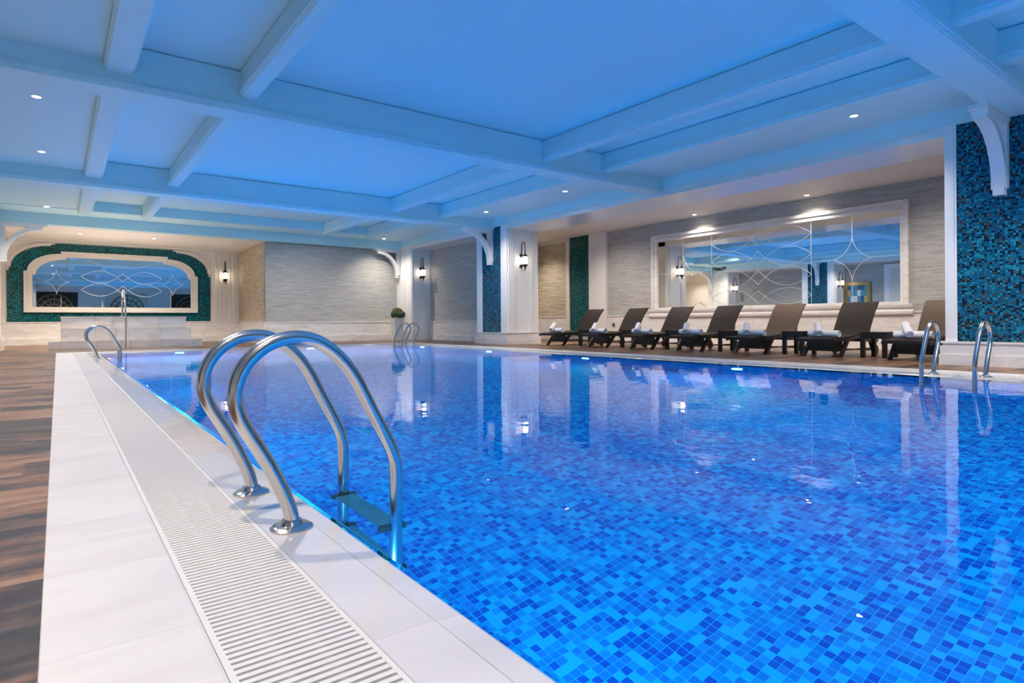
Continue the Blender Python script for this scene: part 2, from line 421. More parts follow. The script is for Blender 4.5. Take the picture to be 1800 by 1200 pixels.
grating(sides[1][1], CY0 + .32, CY1 - .33, 'narrow white overflow grating along the loungers side of the pool', 0.05)
grating(sides[2][1], CX0 + .62, CX1 - .65, 'white overflow grating along the far end of the pool', 0.05)

# ------------------------------------------------------------------ ceiling, beams
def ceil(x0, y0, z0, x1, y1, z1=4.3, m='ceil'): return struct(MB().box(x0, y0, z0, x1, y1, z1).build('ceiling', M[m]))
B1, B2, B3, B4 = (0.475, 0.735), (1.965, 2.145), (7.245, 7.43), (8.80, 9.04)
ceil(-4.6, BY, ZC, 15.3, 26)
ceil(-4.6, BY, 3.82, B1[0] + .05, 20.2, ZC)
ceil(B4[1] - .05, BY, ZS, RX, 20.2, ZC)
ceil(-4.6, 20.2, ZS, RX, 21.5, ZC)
ceil(RX + PD, BY, 3.72, 15.3, 26, ZC, 'warmceil')
ceil(-4.6, 21.66, 3.50, RX, 26, ZC, 'warmceil')
def beam_profile(x0, x1, zb, zt, m=0.03):
    p = [(x0 + .03, zt), (x0 + .03, ZC - .016), (x0, ZC - .016), (x0, zb + .085), (x0 - m, zb + .080), (x0 - m, zb + .050), (x0 - m * .5, zb + .046), (x0 - m * .5, zb + .020), (x0, zb + .016), (x0, zb)]
    q = [(x0 + x1 - u, v) for u, v in p]
    return p + q[::-1]
fy = lambda u, v, w: (u, w, v)
fx = lambda u, v, w: (w, u, v)
for x0, x1 in (B1, B2, B3, B4):
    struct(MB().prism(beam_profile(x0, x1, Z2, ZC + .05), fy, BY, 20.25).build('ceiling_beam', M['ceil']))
YC = (-4.1, 2.38, 8.80, 15.25)
for yc in YC:
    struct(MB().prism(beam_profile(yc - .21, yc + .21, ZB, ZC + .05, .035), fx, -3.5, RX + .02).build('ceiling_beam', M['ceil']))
# bulkhead over the far portal and its lower lip, cornice along the lounger side
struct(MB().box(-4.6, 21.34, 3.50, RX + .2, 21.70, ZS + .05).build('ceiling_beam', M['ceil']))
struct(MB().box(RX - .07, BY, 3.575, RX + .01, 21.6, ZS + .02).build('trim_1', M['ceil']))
# lintels between pillars
struct(MB().box(RX + .01, BY, 3.445, RX + PD, 21.6, ZS + .02).build('lintel', M['lintel']))
struct(MB().box(LP - PD, BY, 3.445, LP - .01, 20.45, 3.84).build('lintel', M['lintel']))
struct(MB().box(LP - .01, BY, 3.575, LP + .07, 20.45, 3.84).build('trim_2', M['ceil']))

# ------------------------------------------------------------------ walls
struct(MB().box(MX, BY, 0, MX + .3, 18.4, 4.2).build('wall_right', M['stone_yz']))
struct(MB().box(11.5, 16.0, 0, 11.7, 20.6, 4.2).build('wall_right_alcove', M['stone_yz']))
struct(MB().box(11.7, 18.2, 0, MX, 18.4, 4.2).build('wall_alcove_end', M['white']))
struct(MB().box(5.73, FY, 0, 12.2, FY + .25, 4.2).build('wall_far', M['stone_xz']))
struct(MB().box(5.73, FY + .01, 0, 5.95, MY + .2, 4.2).build('wall_return', M['beige_yz']))
struct(MB().box(-4.6, MY, 0, 5.95, MY + .25, 4.2).build('wall_mirror', M['cream']))
struct(MB().box(-4.6, BY, 0, XL, 26, 4.2).build('wall_left', M['stone_yz']))
struct(MB().box(-3.0, 21.70, 0, -2.44, 26, 4.2).build('wall_left_alcove', M['cream']))
struct(MB().box(-4.6, BY - .25, 0, 15.3, BY, 4.2).build('wall_back', M['white']))
# dado / base cladding
def dado_yz(x, sgn, y0, y1, top, mat='marble_yz', cap=True):
    b = MB(); b.box(x, y0, 0, x + sgn * .045, y1, top - .03); b.box(x, y0, 0, x + sgn * .075, y1, .20)
    if cap: b.box(x, y0, top - .035, x + sgn * .065, y1, top)
    return struct(b.build('baseboard_right' if sgn < 0 else 'baseboard_left', M[mat]))
def dado_xz(y, x0, x1, top, name='baseboard_far'):
    b = MB(); b.box(x0, y, 0, x1, y - .045, top - .03); b.box(x0, y, 0, x1, y - .085, .22); b.box(x0, y, top - .035, x1, y - .065, top)
    return struct(b.build(name, M['marble_xz']))
dado_yz(MX, -1, BY, 15.22, .86)
dado_yz(MX, -1, 16.3, 18.2, .86)
dado_yz(11.5, -1, 16.0, 20.35, .72)
dado_xz(FY, 5.73, RX, .72)
dado_xz(MY, -2.4, 5.73, .77)
dado_yz(5.73, -1, FY, MY, .74)
dado_yz(XL, 1, BY, 20.4, .80)
# stepped sill below the lounger mirror
sp = [(MX, .70), (MX - .05, .70), (MX - .055, .74), (MX - .11, .80), (MX - .12, .86), (MX - .075, .875), (MX - .075, .93), (MX - .11, .95), (MX - .125, 1.0), (MX - .125, 1.03), (MX, 1.03)]
struct(MB().prism(sp, fy, 5.20, 12.55).build('trim_3', M['marble_yz']))
# pilaster, mosaic strip and beige stone panel on the lounger wall
b = MB(); b.box(MX, 14.41, .2, MX - .10, 15.23, 3.72)
for k in range(3): b.box(MX - .10, 14.50 + k * .30, .86, MX - .115, 14.62 + k * .30, 3.6)
struct(b.build('trim_4', M['white']))
struct(MB().box(MX, 15.23, .19, MX - .03, 16.27, 3.72).build('wall_mosaic_strip', M['teal_yz']))
struct(MB().box(MX, 16.27, 0, MX - .08, 16.45, 3.72).build('trim_5', M['cream']))
struct(MB().box(MX, 16.45, .86, MX - .03, 18.2, 3.60).build('wall_stone_panel', M['beige_yz']))
struct(MB().box(MX, 16.45, 3.60, MX - .04, 18.2, 3.72).build('trim_6', M['cream']))

# ------------------------------------------------------------------ pillars (right row, left row)
def pillar(side, y0, y1, trim, mosaic, z1=3.60):
    """side +1: face at RX looking to -x; side -1: face at LX looking to +x"""
    f = RX if side > 0 else LP; back = f + side * PD
    X = lambda d: f + side * d
    p = struct(MB().box(X(0.02), y0, 0, back, y1, z1).build('pillar', M['white']))
    b = MB(); b.box(X(-.012), y0, .34, X(.03), y0 + trim, z1); b.box(X(-.012), y1 - trim, .34, X(.03), y1, z1)
    b.box(X(-.018), y0 + .03, .34, X(.03), y0 + trim - .03, z1); b.box(X(-.018), y1 - trim + .03, .34, X(.03), y1 - .03, z1)
    struct(b.build('pillar_trim', M['white'], p))
    struct(MB().box(X(0), y0 + trim, .34, X(.03), y1 - trim, z1).build('pillar_mosaic', M[mosaic], p))
    b = MB()                                   # fluted end face towards the camera side
    for x in (.05, .13, .20, .27): b.box(X(x), y0, .36, X(x + .035), y0 - .022, 3.42)
    for x in (PD - .085, PD - .165, PD - .235, PD - .305): b.box(X(x), y0, .36, X(x + .035), y0 - .022, 3.42)
    struct(b.build('pillar_flutes', M['white'], p))
    b = MB()
    xa, xb = sorted((X(-.07), X(PD + .05)))
    b.box(xa, y0 - .07, 0, xb, y1 + .07, .16); b.box(xa + .012, y0 - .058, .16, xb - .012, y1 + .058, .29)
    b.box(xa + .04, y0 - .03, .29, xb - .04, y1 + .03, .325); b.box(xa + .01, y0 - .06, .325, xb - .01, y1 + .06, .355)
    struct(b.build('pillar_base', M['marble_yz'], p))
    return p
pillar(1, 1.70, 3.30, .15, 'mosaic_yz')
pillar(1, 14.40, 16.0, .30, 'mosaic_yz')
pillar(1, -4.9, -3.3, .15, 'mosaic_yz')
pillar(-1, -4.9, -3.3, .15, 'mosaic_yz')
pillar(-1, 1.70, 3.30, .15, 'mosaic_yz')
pillar(-1, 14.40, 16.0, .30, 'mosaic_yz')
def corner_pillar(side):
    f = RX if side > 0 else LX; X = lambda d: f + side * d
    p = struct(MB().box(X(0.0), 20.4, 0, X(.82 if side > 0 else PD), FY, 3.60).build('pillar', M['white']))
    b = MB(); b.box(X(-.02), 20.46, .36, X(.0), 20.75, 3.45); b.box(X(-.02), 21.0, .36, X(.0), 21.3, 3.45)
    b.box(X(.06), 20.4, .5, X(.12), 20.385, 3.42); b.box(X(.70), 20.4, .5, X(.76), 20.385, 3.42)
    struct(b.build('pillar_trim', M['white'], p))
    xa, xb = sorted((X(-.07), X(.82 if side > 0 else PD)))
    b = MB(); b.box(xa, 20.33, 0, xb, FY, .16); b.box(xa + .012, 20.345, .16, xb, FY, .29); b.box(xa + .03, 20.36, .29, xb, FY, .36)
    struct(b.build('pillar_base', M['marble_xz'], p))
corner_pillar(1); corner_pillar(-1)

# ------------------------------------------------------------------ brackets below the cross beams
def make_bracket():
    r = empty('ceiling_bracket')               # local: wall plane x = 0, reaches to -x, top at z = 0
    b = MB(); b.box(-1.02, -.15, -.06, 0, .15, 0); b.box(-.93, -.13, -.11, 0, .13, -.06)
    b.build('bracket_arm', M['white'], r)
    b = MB(); b.box(-.10, -.13, -1.0, 0, .13, -.11); b.box(-.13, -.09, -1.09, 0, .09, -.92)
    b.build('bracket_post', M['white'], r)
    pts = []
    n = 14
    for i in range(n + 1):                     # concave quarter sweep from arm tip down to the post foot
        a = i / n * PI / 2
        pts.append((-.86 + .82 * math.sin(a) + .0, -.98 + .90 * math.cos(a)))
    inner = [(-.78 + .72 * math.sin(i / n * PI / 2), -.98 + .82 * math.cos(i / n * PI / 2)) for i in range(n + 1)]
    pts = [(-.90 + .78 * math.sin(i / n * PI / 2), -.99 + .82 * math.cos(i / n * PI / 2)) for i in range(n + 1)]
    inner = [(-.90 + .88 * math.sin(i / n * PI / 2), -.99 + .93 * math.cos(i / n * PI / 2)) for i in range(n + 1)]
    MB().prism(pts + inner[::-1], lambda u, v, w: (u, w, v), -.115, .115).build('bracket_curve', M['white'], r, True)
    return r
br = make_bracket()
tag(br, 'large white curved bracket on the blue mosaic pillar at right', 'bracket', 'curved brackets below the ceiling beams')
br.location = (RX, 2.62, ZB); br.scale = (1, .72, 1)
o = dup(br, (RX, 15.2, ZB), scale=(1, .8, 1)); o['label'] = 'white curved bracket on the blue mosaic pillar beside the wall lantern'
o = dup(br, (RX - .02, 21.48, 3.50), scale=(1, .75, 1)); o['label'] = 'white curved bracket on the corner pillar above the potted cactus'
o = dup(br, (LX + .02, 21.48, 3.50), PI, (1, .75, 1)); o['label'] = 'white curved bracket at the left edge beside the arched mirror'
o = dup(br, (LP, 15.2, ZB), PI, (.35, .8, 1)); o['label'] = 'white curved bracket on a left side pillar, seen in the lounger mirror'
o = dup(br, (LP, 2.50, ZB), PI, (.35, .8, 1)); o['label'] = 'white curved bracket on the left side pillar nearest the camera'

# ------------------------------------------------------------------ lounger mirror on the right wall
fm = lambda u, v, w: (MX - w, u, v)            # u = y, v = z, w = distance in front of the wall
def rect(y0, y1, z0, z1): return [(y0, z0), (y1, z0), (y1, z1), (y0, z1)]
mr = empty('wall_mirror', (0, 0, 0))
mr.location = (0, 0, 0)
tag(mr, 'wide rectangular wall mirror with marble frame behind the loungers', 'mirror')
b = MB(); b.ring(rect(5.285, 12.455, .975, 3.325), rect(5.37, 12.37, 1.03, 3.24), fm, .0, .10)
b.ring(rect(5.37, 12.37, 1.03, 3.24), rect(5.455, 12.245, 1.08, 3.135), fm, .0, .07)
b.build('mirror_frame', M['marble_yz'], mr)
MB().box(MX - .005, 5.44, 1.07, MX - .03, 12.26, 3.15).build('mirror_glass', M['mirror'], mr)
EW = .031
b = MB()
def line(pts, r=.0065): b.tube([fm(u, v, EW) for u, v in pts], r, 4)
def arc3(p, q, bulge, n=14):
    p, q = Vector(p), Vector(q); d = q - p; nrm = Vector((-d.y, d.x)).normalized()
    return [tuple(p + d * t + nrm * (4 * bulge * t * (1 - t))) for t in [i / n for i in range(n + 1)]]
for y in (10.30, 7.445): line([(y, 1.08), (y, 3.135)])
for yc in (6.48, 11.28):
    zc, h = 2.12, .52; wd = .41
    line([(yc, 3.135), (yc, zc + h)]); line([(yc, zc - h), (yc, 1.08)])
    edge = (5.455, 7.445) if yc < 8 else (10.30, 12.245)
    line([(edge[0], zc), (yc - wd, zc)]); line([(edge[1], zc), (yc + wd, zc)])
    for sy in (-1, 1):
        for sz in (-1, 1):
            P, Q = (yc, zc + sz * h), (yc + sy * wd, zc)
            line(arc3(P, Q, .10 * sy * sz * -1))
def lens_arcs(u0, uc, z, h, a, put):
    sg = 1 if uc > u0 else -1
    um = u0 + sg * a
    for up_ in (1, -1):
        pts = [u0 + (uc - u0) * t / 22 for t in range(23)]
        put([(u, z + up_ * h * (1 - ((u - um) / a) ** 2)) for u in pts])
for zr in (2.85, 2.335, 1.82, 1.305):
    for u0 in (10.30, 7.445): lens_arcs(u0, 8.8725, zr, .245 if zr > 1.4 else .21, .61, line)
b.build('etched_lines', M['etch'], mr)

# ------------------------------------------------------------------ arched mirror on the far wall
fa = lambda u, v, w: (u, MY - w, v)
def notched(L, R, B, T, rx, rz, s, two=False, n=12):
    pts = [(L, B), (R, B)]
    zc = T - s - rz
    right = [(R, zc), (R - s, zc)] if not two else [(R, zc - s), (R - s * .55, zc - s), (R - s * .55, zc), (R - s, zc)]
    right += [(R - s - rx + rx * math.cos(i / n * PI / 2), zc + rz * math.sin(i / n * PI / 2)) for i in range(1, n)]
    right += [(R - s - rx, T - s), (R - s - rx, T)] if not two else [(R - s - rx, T - s), (R - s - rx, T - s * .5), (R - s - rx - s, T - s * .5), (R - s - rx - s, T)]
    left = [(L + R - u, v) for u, v in right][::-1]
    return pts + right + left
struct(MB().prism(notched(-1.32, 4.70, .77, 3.42, 1.05, .74, .11, True), fa, 0, .03).build('wall_mosaic_surround', M['teal_xz']))
am = empty('arched_wall_mirror')
tag(am, 'wide mirror with curved stepped top corners on the teal mosaic far wall', 'mirror')
MB().ring(notched(-.886, 4.25, 1.09, 3.15, .90, .60, .09), notched(-.80, 4.165, 1.17, 3.07, .87, .57, .085), fa, .02, .12).ring(
    notched(-.80, 4.165, 1.17, 3.07, .87, .57, .085), notched(-.66, 4.02, 1.27, 2.96, .82, .54, .08), fa, .02, .085).build('mirror_frame', M['cream'], am)
MB().prism(notched(-.69, 4.05, 1.25, 2.98, .82, .54, .08), fa, .03, .05).build('mirror_glass', M['mirror'], am)
b = MB()
def line2(pts): b.tube([fa(u, v, .052) for u, v in pts], .009, 4)
for zr in (2.33, 1.88):
    for u0 in (.66, 3.06): lens_arcs(u0, 1.86, zr, .215, .52, line2)
line2([(.10, 1.28), (.10, 1.62)]); line2([(3.36, 1.28), (3.36, 1.9)])
for xc in (-.02, 3.42):
    for sx in (-1, 1):
        for sz in (-1, 1): line2(arc3((xc, 2.12 + sz * .42), (xc + sx * .34, 2.12), .09 * sx * sz * -1))
line2(arc3((.80, 2.95), (1.86, 2.68), -.10)); line2(arc3((2.92, 2.95), (1.86, 2.68), .10))
b.build('etched_lines', M['etch'], am)
# raised spandrel mouldings, top band, fluted pilasters beside the arched mirror
b = MB()
for sx in (0, 1):
    mir = (lambda u: u) if sx else (lambda u: 3.38 - u)
    zc, rx, rz = 3.42 - .11 - .74, 1.05, .74
    x0 = 4.70 - .11 - rx
    arcp = [(x0 + (rx + .02) * math.cos(i / 14 * PI / 2), zc + (rz + .02) * math.sin(i / 14 * PI / 2)) for i in range(15)]
    arcq = [(x0 + (rx + .13) * math.cos(i / 14 * PI / 2), zc + (rz + .10) * math.sin(i / 14 * PI / 2)) for i in range(15)]
    b.prism([(mir(u), v) for u, v in arcp + arcq[::-1]], fa, 0, .07)
b.box(-2.4, MY, 3.46, 5.73, MY - .09, 3.50)
for x0 in (4.74, -2.28):
    b.box(x0, MY, .77, x0 + .92, MY - .03, 3.46)
    for k in range(5): b.box(x0 + .10 + k * .16, MY - .03, .80, x0 + .18 + k * .16, MY - .06, 3.36)
struct(b.build('trim_7', M['cream']))

# ------------------------------------------------------------------ left wall and back wall (seen in the mirrors)
pt = empty('framed_painting', (XL + .06, 13.75, .95))
tag(pt, 'gilt framed abstract painting on the left wall, seen in the lounger mirror', 'painting')
MB().ring(rect(-.62, .62, 0, 1.6), rect(-.46, .46, .16, 1.44), lambda u, v, w: (w, u, v), -.02, .06).build('picture_frame', M['gold'], pt)
MB().box(-.02, -.47, .15, .02, .47, 1.45).build('canvas', M['canvas'], pt)
d = struct(MB().ring(rect(10.4, 12.5, 0, 3.35), rect(10.65, 12.25, 0.02, 3.12), lambda u, v, w: (XL + w, u, v), 0, .10).build('door_1', M['white']))
struct(MB().box(XL + .005, 10.66, .02, XL + .03, 11.62, 3.11).build('door_panel', M['olive'], d))
b = MB()
b.prism([(11.60 + i * .05, .0 + .03 * (i % 2)) for i in range(14)] + [(12.25, .08), (11.60, .08)], lambda u, v, w: (XL + .01 + v, u, w), .03, 3.10)
struct(b.build('curtain', M['curtain'], d))
for k, xc in enumerate((-.2, 4.6, 9.3)):
    wn_ = struct(MB().box(xc - 1.5, BY + .001, .2, xc + 1.5, BY + .05, 3.2).build('window_%d' % (k + 1), M['curtain' if k == 1 else 'dark']))  # pale middle pane stands in for a lit opening
    b = MB()
    for r in (.45, .85, 1.2):
        b.tube([(xc + r * math.cos(i / 16 * PI), BY + .10, 1.75 + r * 1.05 * math.sin(i / 16 * PI)) for i in range(17)], .05, 6)
    for i in range(1, 8):
        a = i / 8 * PI
        b.tube([(xc + .45 * math.cos(a), BY + .10, 1.75 + .47 * math.sin(a)), (xc + 1.2 * math.cos(a), BY + .10, 1.75 + 1.26 * math.sin(a))], .035, 6)
    b.box(xc - 1.3, BY + .06, 1.70, xc + 1.3, BY + .14, 1.77)
    struct(b.build('window_grille', M['grille'], wn_, True))

# ------------------------------------------------------------------ spa steps and handrail at the far end
def steps():
    r = empty('marble_steps', (1.62, 19.9, 0))
    tag(r, 'pale marble steps and raised platform below the arched mirror', 'steps')
    MB().box(-1.82, 0, 0, 1.83, .6, .235, .006).build('step', M['step'], r)
    MB().box(-1.55, .35, .235, 1.58, 1.2, .565, .006).build('step', M['step'], r)
    b = MB(); b.box(-1.54, .70, .565, 1.50, 4.2, .865, .006); b.box(-1.56, .68, .865, 1.52, 4.22, .90, .008)
    b.build('platform', M['step'], r)
    return r
steps()
hr = empty('spa_handrail', (1.50, 19.70, 0))
tag(hr, 'slim chrome handrail rising up the marble steps', 'handrail')
path = smooth_path([(0, 0, 0), (0, 0, .85), (0, .10, 1.25), (0, .62, 1.70), (0, .95, 1.56), (0, 1.05, 1.35), (0, 1.05, .905)], 3)
MB().tube(path, .024, 12).build('rail', M['chrome'], hr, True)
MB().lathe([(0, 0), (.055, 0), (.055, .012), (.03, .02), (0, .02)]).build('floor_flange', M['chrome'], hr, True)
MB().lathe([(0, 0), (.055, 0), (.055, .012), (.03, .02), (0, .02)], lambda x, y, z: (x, y + 1.05, z + .902)).build('floor_flange', M['chrome'], hr, True)

# ------------------------------------------------------------------ pool ladders
RAIL = [(.632, .0), (.632, .052), (.602, .135), (.549, .248), (.491, .345), (.464, .402), (.453, .458), (.463, .524), (.505, .590), (.571, .637), (.654, .652), (.725, .636), (.792, .589), (.855, .516), (.918, .388), (.983, .265), (1.013, .199), (1.024, .141), (1.022, .0), (1.020, -.25), (1.018, -1.05)]
def make_ladder():
    r = empty('pool_ladder')                   # local: pool edge at x = 0, water towards +x, rails at y = -.26, .26
    for y in (-.265, .265):
        MB().tube(smooth_path([(x - PX0, y, z) for x, z in RAIL], 2), .0245, 16).build('rail', M['steel'], r, True)
    for y in (-.265, .265):
        MB().lathe([(0, 0), (.068, 0), (.070, .006), (.060, .013), (.040, .017), (.034, .030), (.027, .032), (0, .032)], lambda x, yy, z: (x + .632 - PX0, yy + y, z), 24).build('flange', M['steel'], r, True)
    for z in (-.17, -.50, -.83):
        st = MB().box(.155, -.24, z - .012, .245, .24, z, .004).build('step', M['tread'], r)
        for y in (-.2435, .2435): MB().box(.145, y - .018, z - .035, .255, y + .018, z + .012, .006).build('step_clamp', M['blackplastic'], st)
    return r
ld = make_ladder()
ld.location = (PX0, 2.355, 0)
tag(ld, 'large steel pool ladder in the foreground on the left edge', 'ladder', 'steel pool ladders')
o = dup(ld, (PX0, 14.9, 0)); o['label'] = 'small steel pool ladder in the far left corner before the marble steps'
o = dup(ld, (PX1 - .0, 2.56, 0), PI); o['label'] = 'steel pool ladder on the lounger side before the mosaic pillar'
o = dup(ld, (PX1, 16.85, 0), PI); o['label'] = 'steel pool ladder at the far right pool corner before the potted cactus'

# ------------------------------------------------------------------ underwater lights
def make_uw():
    r = empty('underwater_light')              # local: wall at x = 0, shines to +x
    MB().lathe([(.075, 0), (.13, 0), (.135, .010), (.12, .020), (.075, .022)], lambda x, y, z: (z, x, y), 24).build('lamp_ring', M['steel'], r, True)
    MB().lathe([(0, .085), (.03, .084), (.052, .078), (.060, .06), (.060, 0), (0, 0)], lambda x, y, z: (z, x, y), 24).build('lamp_lens', M['pool_glow'], r, True)
    return r
UWZ = -.60
uw = make_uw(); first = True
def place_uw(x, y, rz, label, power=LAMP['pool_right'], tilt=-.1):
    global first
    if first: o = uw; o.location = (x, y, UWZ); o.rotation_euler = (0, 0, rz); first = False
    else: o = dup(uw, (x, y, UWZ), rz)
    tag(o, label, 'pool light', 'round underwater lights in the pool walls')
    L = bpy.data.lights.new('pool_lamp', 'AREA'); L.shape = 'DISK'; L.size = .18; L.energy = power; L.color = (.01, .74, 1.0)
    lo = bpy.data.objects.new('pool_lamp', L); COL.objects.link(lo)
    dx, dy = math.cos(rz), math.sin(rz)
    lo.location = (x + dx * .06, y + dy * .06, UWZ)
    lo.rotation_euler = Vector((dx, dy, tilt)).to_track_quat('-Z', 'Y').to_euler()
right_names = {5.4: 'bright underwater light in the pool wall below the right-hand loungers', 8.8: 'underwater light in the pool wall below the middle loungers',
               12.2: 'underwater light in the pool wall before the lantern pillar', 15.6: 'underwater light in the lounger side wall near the far corner'}
for y, lb in right_names.items(): place_uw(PX1, y, PI, lb, LAMP['pool_right'])
for i, x in enumerate((2.45, 5.75)): place_uw(x, PY1, -PI / 2, ('underwater light in the far pool wall before the marble steps', 'underwater light in the far pool wall before the grey stone wall')[i], LAMP['pool_far'])
for i, y in enumerate((-1.4, 2.0, 5.4, 8.8, 12.2, 15.6)):
    place_uw(PX0, y, 0, 'underwater light %s of six in the left pool wall, hidden by the edge' % ('first', 'second', 'third', 'fourth', 'fifth', 'last')[i], LAMP['pool_left'], .10)
place_uw(PX1, -1.4, PI, 'underwater light in the lounger side wall outside the right of view', LAMP['pool_right'])
for i, x in enumerate((2.9, 6.4)): place_uw(x, PY0, PI / 2, 'underwater light in the near pool wall, %s of two' % ('left', 'right')[i], LAMP['pool_near'])

# ------------------------------------------------------------------ ceiling downlights
def make_dl():
    r = empty('recessed_downlight')            # local: ceiling plane z = 0
    MB().lathe([(.052, .004), (.052, -.006), (.070, -.006), (.074, 0), (.074, .004)], n=24).build('trim_ring', M['ringwhite'], r, True)
    MB().lathe([(0, -.004), (.052, -.003), (.052, .004), (0, .004)], n=24).build('lamp_lens', M['spot_glow'], r, True)
    return r
dl = make_dl(); dfirst = True
def place_dl(x, y, z, label, group, power, angle=130, color=(1.0, .88, .75), blend=1.0, aim=None):
    global dfirst
    if dfirst: o = dl; o.location = (x, y, z); dfirst = False
    else: o = dup(dl, (x, y, z))
    tag(o, label, 'downlight', group)
    L = bpy.data.lights.new('downlight_lamp', 'SPOT'); L.energy = power; L.color = color; L.spot_size = math.radians(angle); L.spot_blend = blend; L.shadow_soft_size = .05
    lo = bpy.data.objects.new('downlight_lamp', L); COL.objects.link(lo); lo.location = (x, y, z - .02)
    if aim: lo.rotation_euler = (Vector(aim) - Vector((x, y, z))).to_track_quat('-Z', 'Y').to_euler()
lname = ['left ceiling row, behind the camera, furthest back', 'left ceiling row, behind the camera, second', 'left ceiling row, above the camera', 'left ceiling row, above the near coping', 'left ceiling row, just above the view']
ys = (-6.0, -2.7, .6, 3.9, 7.2)
for y, nm in zip(ys, lname): place_dl(-.215, y, 3.82, 'round recessed downlight in the ' + nm, 'downlights in the left ceiling strip', LAMP['left_near'], color=(1.0, .85, .69))
for y, nm in zip((10.5, 13.8, 17.0, 20.15), ('nearest and largest of four at the upper left', 'second of four at the upper left', 'third of four at the upper left', 'last of four at the left, before the bulkhead')):
    place_dl(-.215, y, 3.82 if y < 20 else 3.82, 'round recessed downlight, ' + nm, 'downlights in the left ceiling strip', LAMP['left_far'])
for y, nm in ((4.17, 'nearest of four in the right ceiling strip, above the ladder'), (10.72, 'second of four in the right ceiling strip'), (14.05, 'third of four, before the lantern pillar'), (20.75, 'last of four, before the corner pillar'), (.9, 'outside the view at upper right'), (-2.6, 'behind the camera at right')):
    place_dl(9.72, y, 3.80, 'round recessed downlight, ' + nm, 'downlights in the right ceiling strip', LAMP['right'])
place_dl(6.6, .4, ZC, 'added fill spot in the coffer right of the camera, outside the view', 'added fill lights in the coffers', LAMP['fill_near'], 48, aim=(10.75, 2.5, .15))  # added off camera to brighten the right pillar's base
for y, nm in ((7.36, 'above the right part of the lounger mirror'), (10.6, 'above the left part of the lounger mirror')):
    place_dl(14.6, y, 3.72, 'small recessed downlight ' + nm, 'downlights above the loungers', LAMP['mirror'], 125)
place_dl(13.9, 17.2, 3.72, 'small recessed downlight washing the beige stone panel behind the lantern pillar', 'downlights above the loungers', LAMP['beige'], 120)
for y, nm in ((4.3, 'nearest lounger'), (7.4, 'third lounger from right'), (10.5, 'second and third loungers'), (13.5, 'farthest lounger')):
    place_dl(12.55, y, 3.72, 'added fill downlight hidden behind the lintel over the ' + nm, 'downlights above the loungers', LAMP['lounge'], 118, aim=(14.2, y, 0))  # unseen row, added to lift the alcove floor and wall base
for x, nm, ax, q in ((2.5, 'left', 1.9, .55), (4.2, 'middle', 6.2, .9), (5.5, 'right', 8.2, .9)):
    place_dl(x, 17.2, ZC, 'added fill downlight in the far coffer hidden behind the cross beam, %s one' % nm, 'added fill lights in the coffers', LAMP['fill_far'] * q, 74, aim=(ax, 21.7, 0))  # added behind the beam to brighten the far stone and steps
place_dl(9.85, 9.35, ZS, 'added fill spot in the right ceiling strip hidden behind the long cross beam', 'downlights in the right ceiling strip', LAMP['fill_pillar'], 44, aim=(11.3, 14.4, 1.3))  # added out of sight to brighten the lantern pillar's end face
for x, nm in ((.57, 'left of two above the arched mirror'), (2.55, 'right of two above the arched mirror'), (-1.4, 'left of the arched mirror, hidden by the bulkhead')):
    place_dl(x, 22.95, 3.50, 'small recessed downlight ' + nm, 'downlights before the arched mirror', LAMP['arch'] * (1.0 if x > 0 else .4), 130)

# ------------------------------------------------------------------ wall lanterns
def make_sconce():
    r = empty('wall_lantern')                  # local: wall at y = 0, lantern towards -y, origin at lantern middle height
    b = MB()
    for z in (.16, -.16): b.lathe([(0, .0), (.055, .0), (.058, .015), (.045, .035), (.02, .055), (0, .06)], lambda x, y, zz, z=z: (x, -zz, y + z), 18)
    b.build('wall_mount', M['iron'], r, True)
    hook = smooth_path([(0, -.045, .16), (0, -.045, .40), (0, -.05, .52), (0, -.12, .57), (0, -.19, .52), (0, -.20, .40), (0, -.20, .24)], 3)
    b = MB().tube(hook, .013, 8); b.tube([(0, -.045, -.16), (0, -.12, -.15), (0, -.20, -.15)], .012, 8)
    b.build('arm', M['iron'], r, True)
    f = lambda x, y, z: (x, y - .20, z)
    MB().lathe([(0, .30), (.012, .30), (.022, .27), (.012, .24), (.02, .21), (.045, .165), (.088, .13), (.092, .112), (.06, .112), (0, .112)], f, 20).build('cap', M['iron'], r, True)
    MB().lathe([(0, .112), (.062, .112), (.068, .05), (.068, -.06), (.062, -.115), (0, -.115)], f, 20).build('lamp_glass', M['glass_glow'], r, True)
    MB().lathe([(0, -.115), (.078, -.115), (.085, -.135), (.06, -.17), (.03, -.21), (.016, -.26), (.02, -.28), (.008, -.31), (0, -.315)], f, 20).build('finial', M['iron'], r, True)
    return r
sc = make_sconce(); sfirst = True
def place_sconce(x, y, z, label):
    global sfirst
    if sfirst: o = sc; o.location = (x, y, z); sfirst = False
    else: o = dup(sc, (x, y, z))
    tag(o, label, 'wall lamp', 'black wall lanterns')
place_sconce(11.22, 14.378, 2.52, 'black iron wall lantern on the white fluted pillar left of the loungers')
place_sconce(11.06, 20.385, 2.55, 'black iron wall lantern on the corner pillar above the potted cactus')
place_sconce(5.20, MY - .06, 2.52, 'black iron wall lantern on the fluted pilaster right of the arched mirror')
place_sconce(-1.72, 14.378, 2.52, 'black wall lantern on a left pillar, reflected in the right of the lounger mirror')
place_sconce(-1.80, 20.385, 2.55, 'black wall lantern on the far left pillar, reflected in the middle of the lounger mirror')

